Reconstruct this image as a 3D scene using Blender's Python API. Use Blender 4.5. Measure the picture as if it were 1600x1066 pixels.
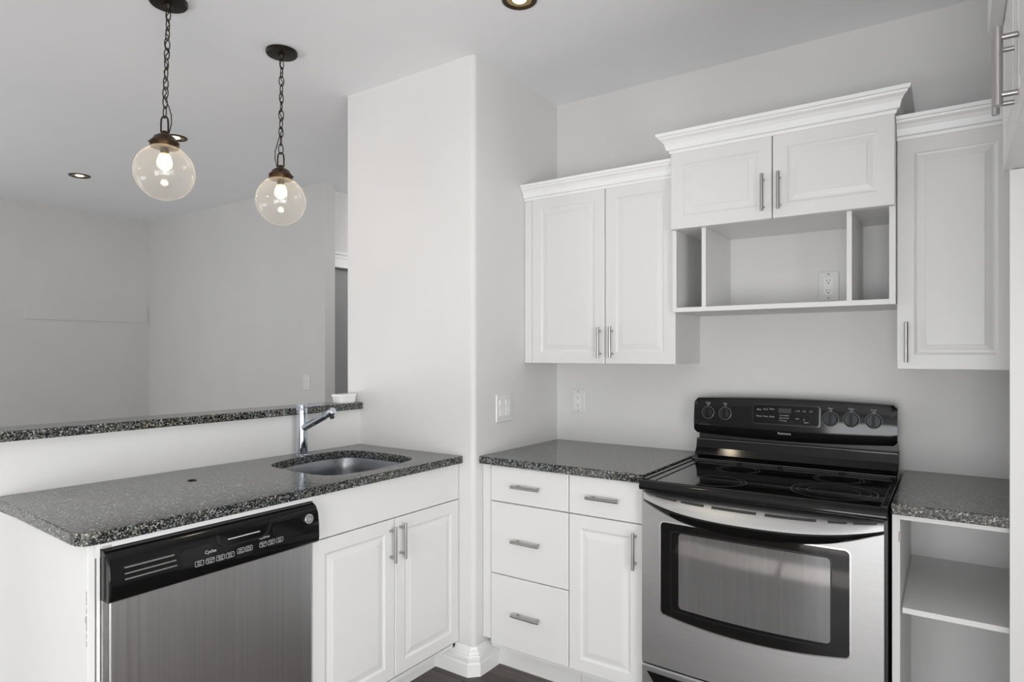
import bpy, bmesh, math, random
from mathutils import Vector, Matrix
for o in list(bpy.data.objects): bpy.data.objects.remove(o)
C = bpy.context.scene.collection
random.seed(4)

# ------------------------------------------------------------ camera, world, light
cd = bpy.data.cameras.new('camera'); cam = bpy.data.objects.new('camera', cd); C.objects.link(cam)
cam.location = (0, 0, 1.3448); cam.rotation_euler = (math.radians(90), 0, 0.6033)
cd.sensor_width = 36; cd.lens = 996.0 / 1600 * 36; cd.shift_y = 19.2 / 1600; cd.clip_start = 0.02
bpy.context.scene.camera = cam
vs = bpy.context.scene.view_settings
vs.view_transform = 'Standard'; vs.look = 'None'; vs.gamma = 1; vs.use_curve_mapping = False
vs.exposure = -0.12
w = bpy.data.worlds.new('sky'); bpy.context.scene.world = w; w.use_nodes = True
w.node_tree.nodes['Background'].inputs[0].default_value = (.80, .88, 1, 1)
w.node_tree.nodes['Background'].inputs[1].default_value = 1.5

def area(name, loc, rot, sx, sy, power, col=(1, 1, 1)):
    l = bpy.data.lights.new(name, 'AREA'); l.shape = 'RECTANGLE'; l.size = sx; l.size_y = sy
    l.energy = power; l.color = col
    o = bpy.data.objects.new(name, l); C.objects.link(o); o.location = loc; o.rotation_euler = rot
    return o
R90 = math.radians(90)
# area lights added as daylight, in unseen windows placed to light the room
DAY = (1.0, .995, .985)
area('daylight_fill_kitchen', (-.05, -1.97, .78), (R90, 0, 0), 1.5, 1.25, 45, DAY)
area('daylight_fill_dining', (-4.6, -1.97, .50), (R90, 0, 0), 2.3, .7, 29, DAY)
area('daylight_fill_side', (1.97, -.5, .95), (R90, 0, R90), 1.9, 1.5, 79, DAY)
area('daylight_fill_far', (-6.25, -.6, .8), (R90, 0, -R90), 1.8, 1.3, 23, DAY)
sl_ = bpy.data.lights.new('sun', 'SUN'); sl_.energy = 24; sl_.angle = math.radians(.6); sl_.color = (1, .98, .95)
so_ = bpy.data.objects.new('sun', sl_); C.objects.link(so_)
so_.rotation_euler = Vector((0.05, 1, -.95)).to_track_quat('-Z', 'Y').to_euler()
hl_ = bpy.data.lights.new('hall_fill', 'POINT'); hl_.energy = 14; hl_.shadow_soft_size = .1
ho_ = bpy.data.objects.new('hall_fill', hl_); C.objects.link(ho_); ho_.location = (-3.0, 4.2, 2.2)  # added point light that brightens the hallway, no fixture there

# ------------------------------------------------------------ materials
MATS = {}
def mat(name, col, rough=.5, metal=0, spec=.5, **k):
    m = bpy.data.materials.new(name); m.use_nodes = True
    b = m.node_tree.nodes['Principled BSDF']
    b.inputs['Base Color'].default_value = (*col, 1); b.inputs['Roughness'].default_value = rough
    b.inputs['Metallic'].default_value = metal; b.inputs['Specular IOR Level'].default_value = spec
    for kk, v in k.items(): b.inputs[kk].default_value = v
    MATS[name] = m; return m
def nodes(m): return m.node_tree.nodes, m.node_tree.links, m.node_tree.nodes['Principled BSDF']
def coords(m, scale=(1, 1, 1)):
    n, l, b = nodes(m); t = n.new('ShaderNodeNewGeometry'); mp = n.new('ShaderNodeMapping')
    mp.inputs['Scale'].default_value = scale; l.new(t.outputs['Position'], mp.inputs[0]); return mp.outputs[0]
def noise(m, vec, scale, detail=3, rough=.5):
    n, l, b = nodes(m); t = n.new('ShaderNodeTexNoise'); t.inputs['Scale'].default_value = scale
    t.inputs['Detail'].default_value = detail; t.inputs['Roughness'].default_value = rough
    l.new(vec, t.inputs['Vector']); return t
def ramp(m, fac, stops, interp='LINEAR'):
    n, l, b = nodes(m); r = n.new('ShaderNodeValToRGB'); r.color_ramp.interpolation = interp
    e = r.color_ramp.elements
    while len(e) < len(stops): e.new(.5)
    for i, (p, c) in enumerate(stops):
        e[i].position = p; e[i].color = (*c, 1) if len(c) == 3 else c
    l.new(fac, r.inputs[0]); return r.outputs[0]
def bump(m, h, strength, dist=.001):
    n, l, b = nodes(m); t = n.new('ShaderNodeBump'); t.inputs['Strength'].default_value = strength
    t.inputs['Distance'].default_value = dist; l.new(h, t.inputs['Height']); l.new(t.outputs[0], b.inputs['Normal'])
def painted(name, col, rough, var=.012, bs=.25):
    m = mat(name, col, rough); v = coords(m); t = noise(m, v, 3.0, 4)
    c0 = tuple(max(0, c - var) for c in col); c1 = tuple(min(1, c + var) for c in col)
    nodes(m)[1].new(ramp(m, t.outputs[0], [(.3, c0), (.7, c1)]), nodes(m)[2].inputs['Base Color'])
    t2 = noise(m, v, 260, 2); bump(m, t2.outputs[0], bs, .0006); return m
wallm = painted('wall_paint', (.750, .746, .735), .55)
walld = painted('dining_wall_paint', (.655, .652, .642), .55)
ceilm = painted('ceiling_paint', (.94, .94, .955), .8)
trimm = painted('trim_white', (.86, .86, .85), .35, .006, .05)
crownm = painted('crown_white', (.93, .93, .925), .35, .005, .03)
cabm = painted('cabinet_white', (.780, .778, .768), .33, .006, .04)
shelfm = painted('melamine_white', (.79, .79, .78), .4, .006, .05)
chipm = painted('chipped_edge', (.42, .40, .38), .8, .05, .4)
plate = mat('plastic_white', (.76, .76, .75), .3)
plate2 = mat('plastic_switch', (.88, .88, .87), .25)
darkslot = mat('slot_dark', (.04, .04, .04), .6)
doorwaym = painted('doorway_grey', (.30, .30, .30), .5)

# granite
gr = mat('granite', (.1, .1, .1), .12, 0, .5); n, l, b = nodes(gr)
v = coords(gr)
vo = n.new('ShaderNodeTexVoronoi'); vo.inputs['Scale'].default_value = 270; vo.inputs['Randomness'].default_value = 1
nz = noise(gr, v, 90, 3); mx = n.new('ShaderNodeMixRGB'); mx.inputs[0].default_value = .004
l.new(v, mx.inputs[1]); l.new(nz.outputs['Color'], mx.inputs[2]); l.new(mx.outputs[0], vo.inputs['Vector'])
sp = n.new('ShaderNodeSeparateColor'); l.new(vo.outputs['Color'], sp.inputs[0])
c1 = ramp(gr, sp.outputs[0], [(0, (.007, .007, .010)), (.42, (.018, .020, .026)), (.50, (.085, .09, .092)),
                             (.64, (.130, .138, .122)), (.82, (.195, .205, .200)), (.94, (.42, .43, .45))], 'CONSTANT')
big = noise(gr, v, 7, 4, .6)
c2 = ramp(gr, big.outputs[0], [(.40, (1, 1, 1)), (.66, (1.0, .94, .76))])
mm = n.new('ShaderNodeMixRGB'); mm.blend_type = 'MULTIPLY'; mm.inputs[0].default_value = 1
l.new(c1, mm.inputs[1]); l.new(c2, mm.inputs[2]); l.new(mm.outputs[0], b.inputs['Base Color'])

# metals
def brushed(name, col, rough, scale, st=.06):
    m = mat(name, col, rough, 1); v = coords(m, scale); t = noise(m, v, 1, 4, .6)
    n, l, b = nodes(m)
    r = n.new('ShaderNodeMapRange'); r.inputs['To Min'].default_value = rough - .05; r.inputs['To Max'].default_value = rough + .08
    l.new(t.outputs[0], r.inputs['Value']); l.new(r.outputs[0], b.inputs['Roughness'])
    d = [tuple(c * .93 for c in col), tuple(min(1, c * 1.06) for c in col)]
    l.new(ramp(m, t.outputs[0], [(.3, d[0]), (.7, d[1])]), b.inputs['Base Color'])
    bump(m, t.outputs[0], st, .0004); return m
steel_dw = brushed('steel_brushed_vertical', (.66, .66, .66), .33, (60, 160, .8), .015)
steel_ov = brushed('steel_brushed_horizontal', (.52, .52, .52), .44, (4, 90, 420))
steel_sink = brushed('steel_sink', (.36, .37, .39), .27, (6, 6, 6), 0)
nickel = mat('nickel_handle', (.44, .43, .42), .33, 1)
chrome = mat('chrome', (.62, .66, .72), .06, 1)
silver = brushed('silver_trim', (.72, .72, .72), .34, (4, 60, 60), .03)
bronze = mat('dark_bronze', (.022, .017, .011), .42, .7)
brass = mat('aged_brass', (.06, .034, .016), .35, .8)
gold = mat('gold_reflector', (.55, .42, .2), .22, 1)
# black glossy
blackg = mat('black_gloss', (.004, .004, .004), .10, 0, .38)
blackd = mat('black_dull', (.012, .012, .012), .35)
dispk = mat('display_glass', (.008, .008, .008), .25, 0, .15)
glassk = mat('cooktop_glass', (.006, .006, .006), .05, 0, .6)
ring = mat('burner_ring', (.20, .20, .20), .3)
ink = mat('printed_grey', (.50, .50, .50), .6)
inkw = mat('printed_white', (.62, .62, .62), .6)
knobm = mat('knob_black', (.012, .012, .012), .25)
# oven glass, base colour faintly streaked in lighter grey
og = mat('oven_glass', (.05, .05, .05), .06, 0, .5, IOR=2.3); v = coords(og, (70, 3, 3)); t = noise(og, v, 1, 4, .6)
n, l, b = nodes(og)
l.new(ramp(og, t.outputs[0], [(.30, (.12, .12, .12)), (.60, (.135, .135, .135)), (.80, (.17, .17, .17))]), b.inputs['Base Color'])
# floor planks along X
fl = mat('wood_floor', (.06, .04, .03), .36, 0, .22); n, l, b = nodes(fl)
v = coords(fl, (1, 1, 1)); br = n.new('ShaderNodeTexBrick'); br.inputs['Scale'].default_value = 1
br.inputs['Brick Width'].default_value = 1.1; br.inputs['Row Height'].default_value = .12; br.inputs['Mortar Size'].default_value = .0015
br.inputs['Color1'].default_value = (.058, .046, .040, 1); br.inputs['Color2'].default_value = (.135, .115, .108, 1)
br.inputs['Mortar'].default_value = (.01, .008, .007, 1); l.new(v, br.inputs['Vector'])
t = noise(fl, coords(fl, (2, 30, 1)), 2, 5); mm = n.new('ShaderNodeMixRGB'); mm.blend_type = 'MULTIPLY'; mm.inputs[0].default_value = 1
l.new(br.outputs[0], mm.inputs[1]); l.new(ramp(fl, t.outputs[0], [(.3, (.6, .6, .62)), (.7, (1.2, 1.15, 1.1))]), mm.inputs[2])
l.new(mm.outputs[0], b.inputs['Base Color'])
# emitters and thin glass
def emis(name, col, s):
    m = mat(name, col, .5); b = nodes(m)[2]
    b.inputs['Emission Color'].default_value = (*col, 1); b.inputs['Emission Strength'].default_value = s; return m
filam = emis('filament', (1, .80, .45), 45)
lampon = emis('lamp_disc', (1, .90, .66), 3.0)
def thin(name, haze, tint, milk):
    m = bpy.data.materials.new(name); m.use_nodes = True; n = m.node_tree.nodes; l = m.node_tree.links; n.clear()
    out = n.new('ShaderNodeOutputMaterial'); tr = n.new('ShaderNodeBsdfTransparent'); tr.inputs[0].default_value = (*tint, 1)
    gl = n.new('ShaderNodeBsdfGlossy'); gl.inputs['Roughness'].default_value = .03
    lw = n.new('ShaderNodeLayerWeight'); lw.inputs[0].default_value = .25
    df = n.new('ShaderNodeBsdfTranslucent'); df.inputs[0].default_value = (*milk, 1)
    d2 = n.new('ShaderNodeBsdfDiffuse'); d2.inputs[0].default_value = (*milk, 1)
    ad = n.new('ShaderNodeMixShader'); ad.inputs[0].default_value = .5; l.new(df.outputs[0], ad.inputs[1]); l.new(d2.outputs[0], ad.inputs[2])
    m1 = n.new('ShaderNodeMixShader'); l.new(tr.outputs[0], m1.inputs[1]); l.new(ad.outputs[0], m1.inputs[2])
    pw = n.new('ShaderNodeMath'); pw.operation = 'POWER'; pw.inputs[1].default_value = 5; l.new(lw.outputs['Facing'], pw.inputs[0])
    lw.inputs[0].default_value = .5
    mr = n.new('ShaderNodeMapRange'); mr.inputs['To Min'].default_value = haze; mr.inputs['To Max'].default_value = haze + .45
    l.new(pw.outputs[0], mr.inputs['Value']); l.new(mr.outputs[0], m1.inputs[0])
    m2 = n.new('ShaderNodeMixShader'); mg = n.new('ShaderNodeMapRange'); mg.inputs['To Min'].default_value = .05; mg.inputs['To Max'].default_value = .35
    l.new(pw.outputs[0], mg.inputs['Value']); l.new(mg.outputs[0], m2.inputs[0]); l.new(m1.outputs[0], m2.inputs[1]); l.new(gl.outputs[0], m2.inputs[2])
    l.new(m2.outputs[0], out.inputs[0]); return m
globeg = thin('globe_glass', .09, (.99, .985, .97), (.9, .9, .88))
bulbg = thin('bulb_glass', .12, (1, .97, .9), (1, .92, .75))

# ------------------------------------------------------------ mesh helpers
class MB:
    def __init__(s): s.v = []; s.f = []; s.sm = []
    def add(s, vs, fs, smooth=False):
        o = len(s.v); s.v += [tuple(p) for p in vs]; s.f += [tuple(i + o for i in f) for f in fs]; s.sm += [smooth] * len(fs); return s
    def box(s, x0, x1, y0, y1, z0, z1):
        vs = [(x, y, z) for z in (z0, z1) for y in (y0, y1) for x in (x0, x1)]
        return s.add(vs, [(0, 2, 3, 1), (4, 5, 7, 6), (0, 1, 5, 4), (1, 3, 7, 5), (3, 2, 6, 7), (2, 0, 4, 6)])
    def prism(s, pts, fn, a, b, smooth=False):
        """pts 2D closed outline; fn(u,v,t) gives the point; t runs a..b"""
        k = len(pts); vs = [fn(u, v, a) for u, v in pts] + [fn(u, v, b) for u, v in pts]
        fs = [tuple(range(k))[::-1], tuple(range(k, 2 * k))]
        s.add(vs, fs); o = len(s.v) - 2 * k
        for i in range(k):
            j = (i + 1) % k; s.f.append((o + i, o + j, o + k + j, o + k + i)); s.sm.append(smooth)
        return s
    def cyl(s, p0, p1, r, n=20, r1=None, smooth=True):
        p0 = Vector(p0); p1 = Vector(p1); r1 = r if r1 is None else r1
        d = (p1 - p0).normalized(); a = d.orthogonal().normalized(); b_ = d.cross(a)
        vs = []
        for p, rr in ((p0, r), (p1, r1)):
            for i in range(n):
                t = 2 * math.pi * i / n; vs.append(p + (a * math.cos(t) + b_ * math.sin(t)) * rr)
        s.add(vs, [tuple(range(n))[::-1], tuple(range(n, 2 * n))]); o = len(s.v) - 2 * n
        for i in range(n):
            j = (i + 1) % n; s.f.append((o + i, o + j, o + n + j, o + n + i)); s.sm.append(smooth)
        return s
    def lathe(s, c, prof, n=32, axis=(0, 0, 1), caps=True, smooth=True):
        """prof list of (r, h) along axis from c"""
        c = Vector(c); d = Vector(axis).normalized(); a = d.orthogonal().normalized(); b_ = d.cross(a); vs = []
        for r, h in prof:
            for i in range(n):
                t = 2 * math.pi * i / n; vs.append(c + d * h + (a * math.cos(t) + b_ * math.sin(t)) * max(r, 1e-5))
        fs = []
        for k in range(len(prof) - 1):
            for i in range(n):
                j = (i + 1) % n; fs.append((k * n + i, k * n + j, (k + 1) * n + j, (k + 1) * n + i))
        s.add(vs, fs, smooth)
        if caps:
            o = len(s.v) - len(vs); s.f.append(tuple(o + i for i in range(n))[::-1]); s.sm.append(False)
            s.f.append(tuple(o + (len(prof) - 1) * n + i for i in range(n))); s.sm.append(False)
        return s
    def tube(s, path, r, n=10, closed=False):
        P = [Vector(p) for p in path]; k = len(P); rings = []
        up = None
        for i in range(k):
            if closed: d = (P[(i + 1) % k] - P[i - 1]).normalized()
            else: d = (P[min(i + 1, k - 1)] - P[max(i - 1, 0)]).normalized()
            if up is None: up = d.orthogonal().normalized()
            up = (up - d * up.dot(d)).normalized(); b_ = d.cross(up)
            rr = r[i] if isinstance(r, (list, tuple)) else r
            rings.append([P[i] + (up * math.cos(2 * math.pi * j / n) + b_ * math.sin(2 * math.pi * j / n)) * rr for j in range(n)])
        vs = [p for q in rings for p in q]; fs = []
        for i in range(k if closed else k - 1):
            a = i * n; b2 = ((i + 1) % k) * n
            for j in range(n): fs.append((a + j, a + (j + 1) % n, b2 + (j + 1) % n, b2 + j))
        if not closed: fs += [tuple(range(n))[::-1], tuple(range((k - 1) * n, k * n))]
        return s.add(vs, fs, True)
    def build(s, name, m, parent=None, bev=0, seg=2, recalc=True):
        me = bpy.data.meshes.new(name)
        off = Vector((0, 0, 0)); q = parent
        while q: off += q.location; q = q.parent
        base = Vector((0, 0, 0))
        if parent is None:
            xs = [p[0] for p in s.v]; ys = [p[1] for p in s.v]; zs = [p[2] for p in s.v]
            base = Vector(((min(xs) + max(xs)) / 2, (min(ys) + max(ys)) / 2, min(zs)))
        me.from_pydata([tuple(Vector(p) - off - base) for p in s.v], [], s.f); me.update()
        for i, p in enumerate(me.polygons): p.use_smooth = s.sm[i]
        if recalc:
            bm = bmesh.new(); bm.from_mesh(me); bmesh.ops.recalc_face_normals(bm, faces=bm.faces); bm.to_mesh(me); bm.free()
        if any(s.sm): me.set_sharp_from_angle(angle=math.radians(38))
        me.materials.append(m)
        o = bpy.data.objects.new(name, me); C.objects.link(o); o.location = base
        if parent: o.parent = parent; o.location = (0, 0, 0)
        if bev:
            mo = o.modifiers.new('bevel', 'BEVEL'); mo.width = bev; mo.segments = seg; mo.limit_method = 'ANGLE'; mo.angle_limit = math.radians(40)
        return o
def tag(o, label=None, cat=None, group=None, kind=None):
    if label: o['label'] = label
    if cat: o['category'] = cat
    if group: o['group'] = group
    if kind: o['kind'] = kind
    return o
def thing(name, loc, label, cat, group=None):
    o = bpy.data.objects.new(name, None); C.objects.link(o); o.location = loc; o.empty_display_size = .05
    return tag(o, label, cat, group)
def struct(name, mb, m, bev=0, label=None):
    o = mb.build(name, m, None, bev); o['kind'] = 'structure'
    if label: o['label'] = label
    return o
# faces: 'S' looks toward -Y, 'E' toward +X, 'W' toward -X.  d = distance outward
def F(face, plane):
    if face == 'S': return lambda a, d, z: (a, plane - d, z)
    if face == 'E': return lambda a, d, z: (plane + d, a, z)
    return lambda a, d, z: (plane - d, a, z)
def fbox(mb, fn, a0, a1, d0, d1, z0, z1):
    vs = [fn(a, d, z) for z in (z0, z1) for d in (d0, d1) for a in (a0, a1)]
    return mb.add(vs, [(0, 2, 3, 1), (4, 5, 7, 6), (0, 1, 5, 4), (1, 3, 7, 5), (3, 2, 6, 7), (2, 0, 4, 6)])
def rrect(a0, a1, z0, z1, r, n=6):
    out = []
    for cx, cz, s in ((a1 - r, z1 - r, 0), (a0 + r, z1 - r, 90), (a0 + r, z0 + r, 180), (a1 - r, z0 + r, 270)):
        for i in range(n + 1):
            t = math.radians(s + 90 * i / n); out.append((cx + r * math.cos(t), cz + r * math.sin(t)))
    return out
def rings(mb, fn, loops, smooth=False, cap=True, back=True):
    """loops: list of (outline, d) with the same point count"""
    k = len(loops[0][0]); vs = []
    for pts, d in loops: vs += [fn(a, d, z) for a, z in pts]
    fs = []
    for q in range(len(loops) - 1):
        for i in range(k):
            j = (i + 1) % k; fs.append((q * k + i, q * k + j, (q + 1) * k + j, (q + 1) * k + i))
    mb.add(vs, fs, smooth); o = len(mb.v) - len(vs)
    if cap: mb.f.append(tuple(o + (len(loops) - 1) * k + i for i in range(k))); mb.sm.append(False)
    if back: mb.f.append(tuple(o + i for i in range(k))[::-1]); mb.sm.append(False)
def rect(a0, a1, z0, z1, i=0): return [(a0 + i, z0 + i), (a1 - i, z0 + i), (a1 - i, z1 - i), (a0 + i, z1 - i)]
T = .019
PROFILE = [(0, .0), (0, T - .003), (.001, T - .001), (.003, T), (.048, T), (.051, T - .0015), (.054, T - .0038), (.058, T - .005),
           (.063, T - .0046), (.070, T - .003), (.078, T - .0015), (.080, T - .0012), (.081, T), (.084, T + .0002)]
def panel_door(fn, a0, a1, z0, z1, parent, name='door'):
    mb = MB(); rings(mb, fn, [(rect(a0, a1, z0, z1, i), d) for i, d in PROFILE]); return mb.build(name, cabm, parent)
def flat_front(fn, a0, a1, z0, z1, parent, name='drawer', m=None):
    mb = MB(); rings(mb, fn, [(rect(a0, a1, z0, z1, i), d) for i, d in ((0, 0), (0, T - .003), (.001, T - .001), (.003, T))])
    return mb.build(name, m or cabm, parent)
def handle(fn, a, z, parent, vertical=True, L=.132, d0=T, r=.006, stand=.030):
    mb = MB(); h = L / 2; p = h * .73
    if vertical:
        mb.cyl(fn(a, d0 + stand, z - h), fn(a, d0 + stand, z + h), r)
        for q in (-p, p): mb.cyl(fn(a, d0, z + q), fn(a, d0 + stand, z + q), r * .75, 12)
    else:
        mb.cyl(fn(a - h, d0 + stand, z), fn(a + h, d0 + stand, z), r)
        for q in (-p, p): mb.cyl(fn(a + q, d0, z), fn(a + q, d0 + stand, z), r * .75, 12)
    return mb.build('handle', nickel, parent)
def text(s, fn, a, z, d, size, parent, m, name='lettering', align='CENTER', flip=1):
    """flat mesh lettering lying on a face; a = along, z = height"""
    cu = bpy.data.curves.new(name, 'FONT'); cu.body = s; cu.size = size; cu.align_x = align; cu.align_y = 'CENTER'
    to = bpy.data.objects.new('tmp', cu); C.objects.link(to); bpy.context.view_layer.update()
    me = bpy.data.meshes.new_from_object(to.evaluated_get(bpy.context.evaluated_depsgraph_get()))
    off = Vector((0, 0, 0)); q = parent
    while q: off += q.location; q = q.parent
    for vv in me.vertices:
        x, y = vv.co.x, vv.co.y; vv.co = Vector(fn(a + flip * x, d, z + y)) - off
    bpy.data.objects.remove(to); me.materials.clear(); me.materials.append(m)
    o = bpy.data.objects.new(name, me); C.objects.link(o); o.parent = parent; return o

# ------------------------------------------------------------ key dimensions
Yb = 2.767; Xp = -1.631; Yf = 2.089; Xl = -2.410; ZC = 2.588; XR = .80; YN = -2.0; XE = 2.0
XD = -6.28; YD = 3.03; Xs = -1.689; Xk = -2.3165; CT = .914; CU = .883

# ------------------------------------------------------------ setting
struct('floor', MB().box(XD - .2, XE + .1, YN - .2, 5.2, -.05, 0), fl)
struct('ceiling', MB().box(XD - .2, XE + .1, YN - .2, 5.2, ZC, ZC + .08), ceilm)
struct('wall_back', MB().box(Xp, XR + .1, Yb, Yb + .12, 0, ZC), wallm)
pm = MB().prism([(Xp, Yf + .019), (Xp - .003, Yf + .010), (Xp - .010, Yf + .003), (Xp - .019, Yf), (Xl + .006, Yf), (Xl, Yf + .006), (Xl, Yb + .12), (Xp, Yb + .12)],
                lambda u, v, t: (u, v, t), 0, ZC)
for i in range(len(pm.sm)): pass
po = struct('wall_pillar', pm, wallm)
# half wall carrying the bar; its kitchen face runs slightly askew
def xk(y): return Xk - (Yf - y) * .0315
struct('wall_half', MB().prism([(xk(.2), .2), (Xk, Yf), (Xl, Yf), (Xl - .045, .2)], lambda u, v, t: (u, v, t), 0, 1.081), wallm)
struct('wall_right', MB().box(XR, XR + .1, .9, Yb, 0, ZC), wallm)
struct('wall_right_return', MB().box(XR + .1, XE, .9, 1.0, 0, ZC), wallm)
ws = MB(); ws.box(XE, XE + .1, YN, 1.0, 0, .15); ws.box(XE, XE + .1, YN, 1.0, 1.8, ZC); ws.box(XE, XE + .1, YN, -1.5, .15, 1.8); ws.box(XE, XE + .1, .5, 1.0, .15, 1.8)
struct('wall_side', ws, wallm)
wn = MB(); WX = ((-5.8, -3.4, .10, .90), (-.85, .75, .12, 1.45), (-1.9, .4, 1.71, 2.10))  # window openings out of view, added and shaped for daylight and oven reflections
def pierced(mb, fbx, a, b, holes):
    """wall strip a..b along, cut by rectangular openings"""
    cuts = sorted({a, b, *[h[0] for h in holes], *[h[1] for h in holes]})
    for x0, x1 in zip(cuts, cuts[1:]):
        z = 0
        for h in sorted((h for h in holes if h[0] <= x0 + 1e-6 and h[1] >= x1 - 1e-6), key=lambda h: h[2]):
            fbx(x0, x1, z, h[2]); z = h[3]
        fbx(x0, x1, z, ZC)
pierced(wn, lambda a, b, z0, z1: wn.box(a, b, YN - .1, YN, z0, z1), XD - .1, XE + .1, WX)
struct('wall_near', wn, wallm)
for i, (a, b_, z0, z1) in enumerate(WX):
    wf = MB(); m_ = (a + b_) / 2 - (.17 if i == 2 else 0)
    for x in (a, m_ - .02, b_ - .04): wf.box(x, x + .04, YN - .08, YN - .04, z0, z1)
    for z in (z0, z1 - .03): wf.box(a, b_, YN - .08, YN - .04, z, z + .03)
    struct('window_%d' % (i + 1), wf, trimm)
wl = MB(); pierced(wl, lambda a, b, z0, z1: wl.box(XD - .1, XD, a, b, z0, z1), YN, YD + .1, ((-1.55, .35, .12, 1.48),))
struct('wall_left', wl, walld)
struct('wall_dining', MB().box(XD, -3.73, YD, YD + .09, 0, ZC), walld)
# hallway wall with its doorway
hw = MB(); hw.box(-3.98, -3.88, YD + .09, 3.17, 0, ZC); hw.box(-3.98, -3.88, 3.17, 3.97, 2.004, ZC); hw.box(-3.98, -3.88, 3.97, 5.1, 0, ZC)
struct('wall_hall', hw, wallm)
cs = MB()
for a, b_, z0, z1, d in ((3.10, 4.04, 2.004, 2.072, .018), (3.09, 4.05, 2.072, 2.100, .026), (3.075, 4.065, 2.100, 2.119, .040)):
    cs.box(-3.88, -3.88 + d, a, b_, z0, z1)
cs.box(-3.88, -3.865, 3.10, 3.17, 0, 2.004); cs.box(-3.88, -3.865, 3.97, 4.04, 0, 2.004)
struct('trim_1', cs, trimm)
struct('doorway_slab', MB().box(-3.96, -3.925, 3.17, 3.97, .01, 2.0), doorwaym, .002)  # grey slab closing the doorway, its tone standing for the dark room beyond
struct('wall_hall_end', MB().box(-6.3, Xp, 5.1, 5.2, 0, ZC), wallm)
struct('wall_hall_side', MB().box(Xl, Xl + .1, Yb + .12, 5.1, 0, ZC), wallm)
# stepped baseboard wrapping the pillar corner, with a clipped corner
BP = [(0, 0), (.020, 0), (.020, .052), (.015, .056), (.015, .062), (.018, .066), (.018, .080), (.012, .085), (.012, .091), (.009, .097), (.006, .110), (.003, .118), (0, .121)]
bb = MB(); path = [((-1.83, Yf), (0, -1)), ((Xp - .014, Yf), (-.25, -1)), ((Xp, Yf + .014), (1, .25)), ((Xp, 2.25), (1, 0))]
vs = []
for (x, y), (nx, ny) in path:
    for dd, z in BP: vs.append((x + nx * dd, y + ny * dd, z))
k = len(BP); fs = []
for q in range(3):
    for i in range(k - 1): fs.append((q * k + i, q * k + i + 1, (q + 1) * k + i + 1, (q + 1) * k + i))
fs += [tuple(range(k)), tuple(range(3 * k, 4 * k))[::-1]]
bb.add(vs, fs); struct('baseboard_pillar', bb, trimm)
struct('baseboard_dining', MB().box(XD + .001, -3.73, YD - .015, YD, 0, .12), trimm, .004)

# ------------------------------------------------------------ granite tops
def slab(name, outer, holes, z0, z1, m, bev=.003):
    bm = bmesh.new(); loops = []
    for z in (z0, z1):
        es = []
        for lp in [outer] + holes:
            vv = [bm.verts.new((x, y, z)) for x, y in lp]; loops.append(vv)
            es += [bm.edges.new((vv[i], vv[(i + 1) % len(vv)])) for i in range(len(vv))]
        bmesh.ops.triangle_fill(bm, use_beauty=True, use_dissolve=False, edges=es)
    h = len(loops) // 2
    for a, b_ in zip(loops[:h], loops[h:]):
        for i in range(len(a)):
            j = (i + 1) % len(a); bm.faces.new((a[i], a[j], b_[j], b_[i]))
    bmesh.ops.recalc_face_normals(bm, faces=bm.faces)
    cx = sum(p[0] for p in outer) / len(outer); cy = sum(p[1] for p in outer) / len(outer)
    bmesh.ops.translate(bm, verts=bm.verts, vec=(-cx, -cy, -z0))
    me = bpy.data.meshes.new(name); bm.to_mesh(me); bm.free(); me.materials.append(m)
    o = bpy.data.objects.new(name, me); C.objects.link(o); o.location = (cx, cy, z0)
    if bev:
        mo = o.modifiers.new('bevel', 'BEVEL'); mo.width = bev; mo.segments = 2; mo.limit_method = 'ANGLE'; mo.angle_limit = math.radians(40)
    return o
def catmull(P, n=5):
    out = []; k = len(P)
    for i in range(k):
        p0, p1, p2, p3 = (P[(i + q) % k] for q in (-1, 0, 1, 2))
        for j in range(n):
            t = j / n
            out.append(tuple(.5 * (2 * p1[c] + (p2[c] - p0[c]) * t + (2 * p0[c] - 5 * p1[c] + 4 * p2[c] - p3[c]) * t * t + (3 * p1[c] - p0[c] - 3 * p2[c] + p3[c]) * t ** 3) for c in (0, 1)))
    return out
HOLE = catmull([(-2.156, 1.496), (-2.205, 1.585), (-2.232, 1.72), (-2.231, 1.84), (-2.195, 1.920), (-2.09, 1.945), (-1.935, 1.948),
                (-1.822, 1.920), (-1.780, 1.823), (-1.767, 1.712), (-1.768, 1.586), (-1.785, 1.515), (-1.825, 1.478), (-1.90, 1.464), (-2.04, 1.470)])
HOLE = HOLE[::-1]
cr = [(-1.742, .6585), (-1.722, .660), (-1.705, .668), (-1.694, .682), (-1.689, .702)]
pen = cr + [(Xs, Yf - .001), (Xk + .001, Yf - .001), (xk(.69) + .001, .690)]
tag(slab('peninsula_countertop', pen, [HOLE], CU, CT, gr), 'long grey speckled granite countertop of the peninsula with a sink cut-out', 'countertop')
tag(slab('kitchen_countertop', [(-1.630, 2.122), (-.897, 2.122), (-.897, Yb - .001), (-1.630, Yb - .001)], [], CU, CT, gr),
    'granite countertop between the pillar and the left side of the stove', 'countertop')
tag(slab('kitchen_countertop', [(-.142, 2.122), (.195, 2.122), (.195, Yb - .001), (-.142, Yb - .001)], [], CU, CT, gr),
    'short granite countertop right of the stove above an open shelf unit', 'countertop')
tag(slab('bar_top', [(-2.2977 - .022, .16), (-2.2977, Yf - .001), (-2.46, Yf - .001), (-2.475, .16)], [], 1.081, 1.112, gr),
    'narrow raised granite bar ledge on the white half wall behind the sink', 'bar top')

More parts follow.
